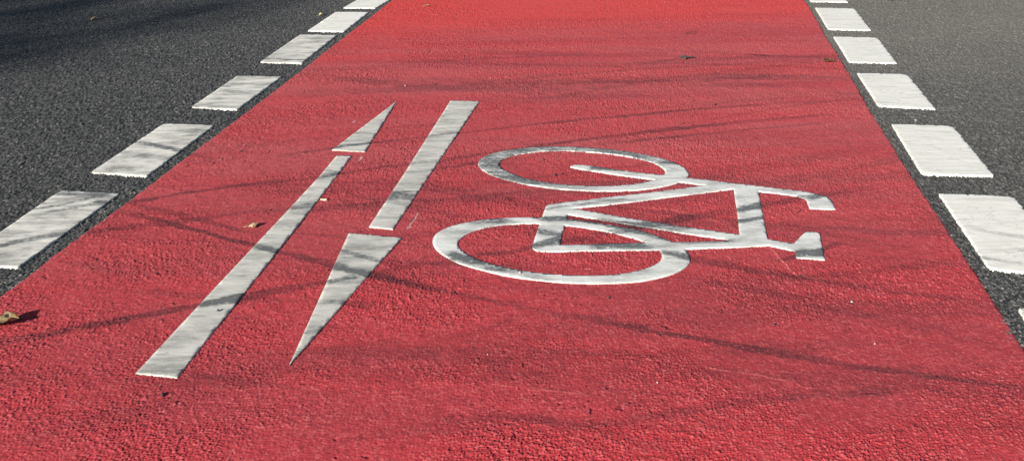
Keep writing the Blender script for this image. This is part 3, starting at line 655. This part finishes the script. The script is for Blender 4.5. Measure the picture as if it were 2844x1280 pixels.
def build_arrow(head, shaft, label, seed):
    cx = sum(p[0] for p in head + shaft) / len(head + shaft); cy = sum(p[1] for p in head + shaft) / len(head + shaft)
    root = empty('direction_arrow', (cx, cy, 0))
    tag(root, label, 'road marking', 'white arrows on the red path')
    for nm, lp, s in (('arrow_head', head, 0), ('arrow_shaft', shaft, 1)):
        bm = marking_mesh(nm, [lp], .0062, .0028, .010, .0004, random.Random(seed + s), rel_red)
        me, co = to_mesh(bm, nm); finish(me, co); recentre(me, co, (cx, cy, 0))
        link(nm, me, M_ARROW, root)

build_arrow(D['up_head'], D['up_shaft'], 'white arrow left of the other, pointing away with its half head at far end', 80)
build_arrow(D['dn_head'], D['dn_shaft'], 'white arrow next to the bicycle symbol, pointing nearer with its half head at near end', 84)

# bicycle symbol: one outline with five holes, its top split into wheels, frame, fork, handlebar and saddle
def build_bicycle():
    outer = smooth_loop(D['outer']); holes = [smooth_loop(h) for h in D['holes']]
    W = D['wheels']
    def in_ell(e, x, y):
        return e[0] * x * x + e[1] * x * y + e[2] * y * y + e[3] * x + e[4] * y < 1
    hb, sd = D['hb_x'], D['sd_x']
    ymid = D['mid_y']
    def classify(c):
        x, y = c.x, c.y
        if x > hb and y > ymid: return 4
        if x > sd and y < ymid: return 5
        for k, (o_, i_) in enumerate(W):
            ox, oy = D['wheel_c'][k]
            X_, Y_ = x - ox, y - oy
            if in_ell(o_, X_, Y_) and not in_ell(i_, X_, Y_): return k + 1
            if k == 0 and in_ell(i_, X_, Y_) and in_ell([q * 1.12 for q in i_], X_, Y_): return 3
        return 0
    bm = marking_mesh('bicycle_symbol', [outer] + holes, .0062, .0028, .009, .0004, random.Random(99), rel_red, classify=classify)
    lay = bm.faces.layers.int['part']
    bm.verts.ensure_lookup_table()
    # a side wall belongs to the part whose top it borders
    for f in bm.faces:
        if abs(f.normal.z) < .85:
            for e in f.edges:
                for g in e.link_faces:
                    if g is not f and abs(g.normal.z) >= .85: f[lay] = g[lay]
    cx, cy = D['bike_c']
    root = empty('bicycle_symbol', (cx, cy, 0))
    tag(root, 'white bicycle symbol lying sideways on the red path with wheels towards the arrows', 'road marking')
    gx = lambda x, y: np.clip(1.2 * (1 - sstep(.18, .52, np.hypot((x - D['wheel_c'][0][0] + .26) / 1.5, (y - D['wheel_c'][0][1] - .20)))), 0, .72) * sstep(.25, .62, fbm(x, y, .06, 900, 3, .03) + .12)
    names = ['frame', 'wheel', 'wheel', 'fork', 'handlebar', 'saddle']
    for k, nm in enumerate(names):
        b2 = bm.copy(); l2 = b2.faces.layers.int['part']
        bmesh.ops.delete(b2, geom=[f for f in b2.faces if f[l2] != k], context='FACES')
        if not b2.faces: b2.free(); print('EMPTY PART', nm); continue
        me, co = to_mesh(b2, nm); finish(me, co, gx if k == 1 else None); recentre(me, co, (cx, cy, 0))
        link(nm, me, M_BIKE, root)
    bm.free()
build_bicycle()

# ------------------------------------------------------------------ fallen leaves, pebbles and flecks
def mat_leaf(name, a, b, c): return mat_simple(name, [a, b, c], 38., .62, .5, .0012, .18)
M_TAN = mat_leaf('tan_leaf', (.34, .25, .13), (.45, .35, .20), (.10, .07, .045))
M_BIG = mat_leaf('brown_tan_leaf', (.23, .155, .07), (.30, .22, .115), (.022, .018, .016))
M_GREEN = mat_leaf('yellow_green_leaf', (.40, .39, .17), (.48, .36, .22), (.22, .17, .08))
M_YELLOW = mat_leaf('yellow_leaf', (.66, .48, .16), (.72, .60, .32), (.34, .20, .07))
M_BROWN = mat_leaf('brown_leaf', (.17, .075, .045), (.23, .11, .065), (.10, .045, .03))
M_CHIP = mat_simple('pale_wood', [(.78, .70, .52), (.70, .58, .40), (.82, .76, .62)], 120., .7, .4, .001)
M_GREYLEAF = mat_simple('grey_pressed_leaf', [(.085, .06, .062), (.12, .085, .085), (.06, .04, .042)], 90., .75, .5, .0015)
M_PALE = mat_simple('pale_stone', [(.44, .36, .31), (.58, .52, .45), (.28, .22, .19)], 260., .6, .3, .0006)
M_DARK = mat_simple('dark_stone', [(.035, .028, .028), (.07, .055, .05), (.12, .09, .08)], 260., .6, .3, .0006)

def tube(bm, pts, r0, r1, seg=6):
    rings = []
    for i, p in enumerate(pts):
        a = pts[max(0, i - 1)]; b = pts[min(len(pts) - 1, i + 1)]
        d = (Vector(b) - Vector(a)).normalized(); u = d.orthogonal().normalized(); v = d.cross(u)
        r = r0 + (r1 - r0) * i / (len(pts) - 1)
        rings.append([bm.verts.new(Vector(p) + (u * math.cos(k * math.tau / seg) + v * math.sin(k * math.tau / seg)) * r) for k in range(seg)])
    for a, b in zip(rings, rings[1:]):
        for k in range(seg): bm.faces.new((a[k], a[(k + 1) % seg], b[(k + 1) % seg], b[k])).smooth = True
    bm.faces.new(rings[0][::-1]); bm.faces.new(rings[-1])

def leaf(label, pos, L, Wd, rz, mat, curl, arch, lift, seed, stem=.4, twist=0., lobes=.12, z=.0078):
    """a dry leaf: blade curled across (curl), arched along (arch), tip lifted, with a petiole"""
    rnd = random.Random(seed)
    root = empty('fallen_leaf', (pos[0], pos[1], z), rz)
    tag(root, label, 'leaf', 'fallen leaves on the road')
    nu, nv = 22, 13
    bm = bmesh.new(); V = []
    for i in range(nu + 1):
        u = i / nu; row = []
        prof = (math.sin(math.pi * u ** .82) ** .75) * (1 + lobes * math.sin(u * 21 + seed) + lobes * .6 * math.sin(u * 47 + seed * 3))
        prof = max(prof, .015)
        for j in range(nv + 1):
            v = (j / nv) * 2 - 1
            hw = Wd * .5 * prof
            ang = curl * v * (1 + .3 * math.sin(u * 5 + seed))
            y = hw * (math.sin(ang) / curl if abs(curl) > .05 else v)
            zz = hw * ((1 - math.cos(ang)) / curl if abs(curl) > .05 else 0)
            zz += arch * L * math.sin(math.pi * u) + lift * L * u ** 2.2
            zz += .045 * L * (math.sin(u * 13 + v * 3 + seed) * math.sin(v * 5 + u * 4 + seed * 2)) * (.3 + abs(v))
            zz -= .012 * L * (1 - abs(v)) ** 4
            zz += twist * v * hw * u
            row.append(bm.verts.new(((u - .5) * L, y, zz)))
        V.append(row)
    zmin = min(v.co.z for r in V for v in r)
    for r in V:
        for v in r: v.co.z += -zmin + .0004
    for i in range(nu):
        for j in range(nv): bm.faces.new((V[i][j], V[i + 1][j], V[i + 1][j + 1], V[i][j + 1])).smooth = True
    base = V[0][nv // 2].co.copy()
    bmesh.ops.recalc_face_normals(bm, faces=bm.faces)
    bmesh.ops.solidify(bm, geom=bm.faces[:], thickness=.0004)
    me = bpy.data.meshes.new('blade'); bm.to_mesh(me); bm.free()
    link('blade', me, mat, root)
    if stem:
        bm = bmesh.new(); s = stem * L
        tube(bm, [(base.x + .02 * L, base.y, base.z), (base.x - .3 * s, base.y + .06 * s, max(.0012, base.z * .8)), (base.x - .7 * s, base.y + .16 * s, max(.0012, base.z * .4)), (base.x - s, base.y + .34 * s, .0012)], .0009, .0012)
        me = bpy.data.meshes.new('petiole'); bm.to_mesh(me); bm.free()
        link('petiole', me, mat, root)
    return root

LP = D['leafpos']; R_ = math.radians
leaf('big curled tan leaf at the left picture edge on the red path', (LP['big'][0] - .022, LP['big'][1] - .012), .092, .062, R_(12), M_BIG, .9, .08, .12, 3, .0)
leaf('yellow green leaf left of the long arrow shaft on the red path', (LP['green'][0], LP['green'][1]), .031, .026, R_(14), M_GREEN, -.9, .22, .20, 5, .55)
leaf('small arched tan leaf alone on the dark asphalt at upper left', LP['tan'], .052, .030, R_(8), M_TAN, -1.0, .26, .05, 8, .3, z=.005)
leaf('tiny orange leaf on the asphalt beside the fifth left dash', LP['y1'], .030, .020, R_(50), M_YELLOW, .8, .12, .25, 11, .4, z=.005)
leaf('pale yellow leaf on the red path at the top edge of the picture', LP['y2'], .060, .034, R_(4), M_YELLOW, .5, .05, .04, 14, .4)
leaf('small pale leaf near the far left corner of the red path', LP['y3'], .034, .020, R_(-12), M_TAN, .5, .10, .04, 17, .4)
leaf('yellow leaf on the asphalt right of the far right dashes', (LP['y4'][0], LP['y4'][1]), .075, .046, R_(-20), M_YELLOW, .8, .08, .16, 20, .6, z=.005)
leaf('flat brown leaf on the red path by its right edge', LP['brown'], .058, .052, R_(188), M_BROWN, .25, .02, .02, 23, .35, lobes=.2)
leaf('dark grey pressed leaf in the middle of the far red path', LP['patch'], .082, .046, R_(2), M_GREYLEAF, .08, .004, .004, 26, .0, lobes=.08, z=.0085)

def chip(label, pos, L, Wd, rz, mat, seed, z=.0075):
    rnd = random.Random(seed); bm = bmesh.new()
    n = 14; pts = []
    for k in range(n):
        a = k * math.tau / n; r = 1 + rnd.uniform(-.18, .18)
        pts.append((math.cos(a) * L / 2 * r, math.sin(a) * Wd / 2 * r * (1 + .4 * math.cos(a))))
    lo = [bm.verts.new((x, y, 0)) for x, y in pts]; hi = [bm.verts.new((x * .92, y * .9, .0022 + .003 * max(0, x / L) + rnd.uniform(0, .0006))) for x, y in pts]
    c = bm.verts.new((0, 0, .0034))
    for k in range(n):
        bm.faces.new((lo[k], lo[(k + 1) % n], hi[(k + 1) % n], hi[k])); bm.faces.new((hi[k], hi[(k + 1) % n], c))
    bm.faces.new(lo[::-1])
    me = bpy.data.meshes.new('wood_chip'); bm.to_mesh(me); bm.free()
    o = link('wood_chip', me, mat); o.location = (pos[0], pos[1], z); o.rotation_euler = (0, R_(-3), rz)
    return tag(o, label, 'wood chip')
chip('pale splinter beside the long left arrow shaft', LP['chip'], .026, .010, R_(-22), M_CHIP, 4)

def pebble(label, pos, size, mat, seed, z=.0050):
    rnd = random.Random(seed); bm = bmesh.new()
    bmesh.ops.create_icosphere(bm, subdivisions=2, radius=size / 2)
    k = [rnd.uniform(.7, 1.25) for _ in range(3)]
    for v in bm.verts:
        d = 1 + .22 * math.sin(v.co.x / size * 7 + seed) * math.sin(v.co.y / size * 9 + seed * 2) + rnd.uniform(-.07, .07)
        v.co = Vector((v.co.x * d * k[0], v.co.y * d * k[1], v.co.z * d * .75 + size * .3))
    me = bpy.data.meshes.new('pebble'); bm.to_mesh(me); bm.free()
    o = link('pebble', me, mat); o.location = (pos[0], pos[1], z); o.rotation_euler = (0, 0, rnd.uniform(0, 6))
    return tag(o, label, 'pebble', 'small stones and crumbs on the surface')
PB = [
 ('white pebble on the red path, nearest to the lowest right dash', .0065, 0), ('dark crumb below the near wheel of the bicycle symbol', .007, 1),
 ('pale crumb on the bare red in the lower middle', .0045, 0), ('pale crumb at lower right of the big dark tyre scuff', .0045, 0),
 ('dark crumb inside the far wheel, left of the fork', .008, 1), ('dark crumb inside the far wheel, below the fork', .009, 1),
 ('dark crumb above the right end of the long tyre scuff', .007, 1), ('tan crumb near the right end of the long tyre scuff', .0045, 0),
 ('small crumb on red beside the fourth left dash', .008, 1), ('pale crumb on red just beyond the far arrow end', .007, 0),
 ('pale crumb on red behind the left arrow tip', .007, 0), ('dark crumb on red above the handlebar', .009, 1),
 ('dark crumb on red far above the handlebar', .010, 1), ('pale crumb on asphalt between two right dashes', .008, 0),
 ('black crumb below the near end of the long arrow shaft', .009, 1), ('cream crumb on the near rim of the near wheel', .006, 0),
 ('black crumb on the near part of the long arrow shaft', .007, 1)]
for i, (lb, s, dk) in enumerate(PB):
    pebble(lb, D['peb'][i], s, M_DARK if dk else M_PALE, 40 + i, .0040 if 'asphalt' in lb else (.0096 if i in (15, 16) else .0062))

# ------------------------------------------------------------------ the street tree behind the camera that shades the far left of the road
M_BARK = mat_simple('bark', [(.10, .08, .062), (.15, .125, .10), (.065, .05, .04)], 9., .9, .8, .02)
M_FOLIAGE = mat_simple('autumn_foliage', [(.11, .085, .025), (.16, .10, .03), (.07, .075, .02)], 1.5, .7, .1, .002)
def build_tree(pos, H, crown_r, seed, label, n_leaf):
    rnd = random.Random(seed)
    root = empty('street_tree', pos); tag(root, label, 'tree')
    bm = bmesh.new()
    tube(bm, [(0, 0, -.3), (.03, .02, .5), (.05, 0, 2), (.12, .05, H * .45), (.1, .1, H * .72)], .21, .09, 12)
    me = bpy.data.meshes.new('trunk'); bm.to_mesh(me); bm.free(); link('trunk', me, M_BARK, root)
    bl = bmesh.new(); tips = []
    def grow(p, d, L, r, depth):
        pts = [p]; q = p.copy(); dd = d.copy()
        for k in range(4):
            dd = (dd + Vector((rnd.uniform(-.25, .25), rnd.uniform(-.25, .25), rnd.uniform(-.05, .2)))).normalized()
            q = q + dd * L / 4; pts.append(q.copy())
        tube(bl, pts, r, r * .5, 6 if depth > 1 else 4)
        if depth == 0: tips.append(q); return
        for k in range(3):
            b = pts[rnd.choice((2, 3, 4))]
            nd = (dd + Vector((rnd.uniform(-1, 1), rnd.uniform(-1, 1), rnd.uniform(-.3, .6)))).normalized()
            grow(b, nd, L * .62, r * .5, depth - 1)
    for k in range(9):
        a = k * 2.4; z = H * (.50 + .26 * k / 9)
        grow(Vector((.1, .05, z)), Vector((math.cos(a), math.sin(a), .55)).normalized(), crown_r * .72, .07, 3)
    me = bpy.data.meshes.new('limbs'); bl.to_mesh(me); bl.free(); link('limbs', me, M_BARK, root)
    lv = bmesh.new()
    for k in range(n_leaf):
        t = rnd.choice(tips); c = t + Vector((rnd.gauss(0, .22), rnd.gauss(0, .22), rnd.gauss(0, .2)))
        u = Vector((rnd.gauss(0, 1), rnd.gauss(0, 1), rnd.gauss(0, 1))).normalized(); w_ = u.orthogonal().normalized()
        s = rnd.uniform(.035, .065)
        lv.faces.new([lv.verts.new(c + q) for q in (-u * s, w_ * s * .6, u * s, -w_ * s * .6)])
    me = bpy.data.meshes.new('crown'); lv.to_mesh(me); lv.free(); link('crown', me, M_FOLIAGE, root)
    return root
def stand_for_shadow(gx, gy, z):
    """where something at height z must stand for its shadow to reach (gx, gy)"""
    k = z / math.tan(math.radians(SUN_EL)); a = math.radians(SUN_AZ)
    return (gx - math.cos(a) * k, gy - math.sin(a) * k, 0)
build_tree(stand_for_shadow(-4.0, 5.9, 9.5), 14, 2.6, 12, 'autumn street tree standing left behind the viewer, shading the far left asphalt', 9500)

# ------------------------------------------------------------------ camera, sun, sky
cam = bpy.data.cameras.new('camera'); cam.sensor_width = 36.; cam.lens = 36. * 2468. / 2844.
cam.clip_start = .05; cam.clip_end = 500.
co_ = bpy.data.objects.new('camera', cam); COL.objects.link(co_)
co_.matrix_world = Matrix.Translation((0, 0, CAM_H)) @ Matrix.Rotation(math.radians(90) - .4535, 4, 'X') @ Matrix.Rotation(-.0152, 4, 'Z')
scene.camera = co_

az = math.radians(SUN_AZ); el = math.radians(SUN_EL)
to_sun = Vector((-math.cos(az) * math.cos(el), -math.sin(az) * math.cos(el), math.sin(el)))
sl = bpy.data.lights.new('sun', 'SUN'); sl.energy = 5.0; sl.angle = math.radians(.53); sl.color = (1., .93, .82)
so = bpy.data.objects.new('sun', sl); COL.objects.link(so)
so.rotation_euler = (-to_sun).to_track_quat('-Z', 'Y').to_euler()
so.location = to_sun * 20

w = bpy.data.worlds.new('World'); scene.world = w; w.use_nodes = True
nt = w.node_tree; nt.nodes.clear()
sky = nt.nodes.new('ShaderNodeTexSky'); sky.sky_type = 'NISHITA'; sky.sun_disc = False
sky.sun_elevation = el
sky.sun_rotation = math.atan2(to_sun.x, to_sun.y)
bg = nt.nodes.new('ShaderNodeBackground'); bg.inputs[1].default_value = .05
wo = nt.nodes.new('ShaderNodeOutputWorld')
nt.links.new(sky.outputs[0], bg.inputs[0]); nt.links.new(bg.outputs[0], wo.inputs[0])

scene.view_settings.view_transform = 'Standard'; scene.view_settings.look = 'None'
scene.view_settings.exposure = .7; scene.view_settings.gamma = 1.
scene.render.engine = 'CYCLES'
scene.cycles.use_denoising = False
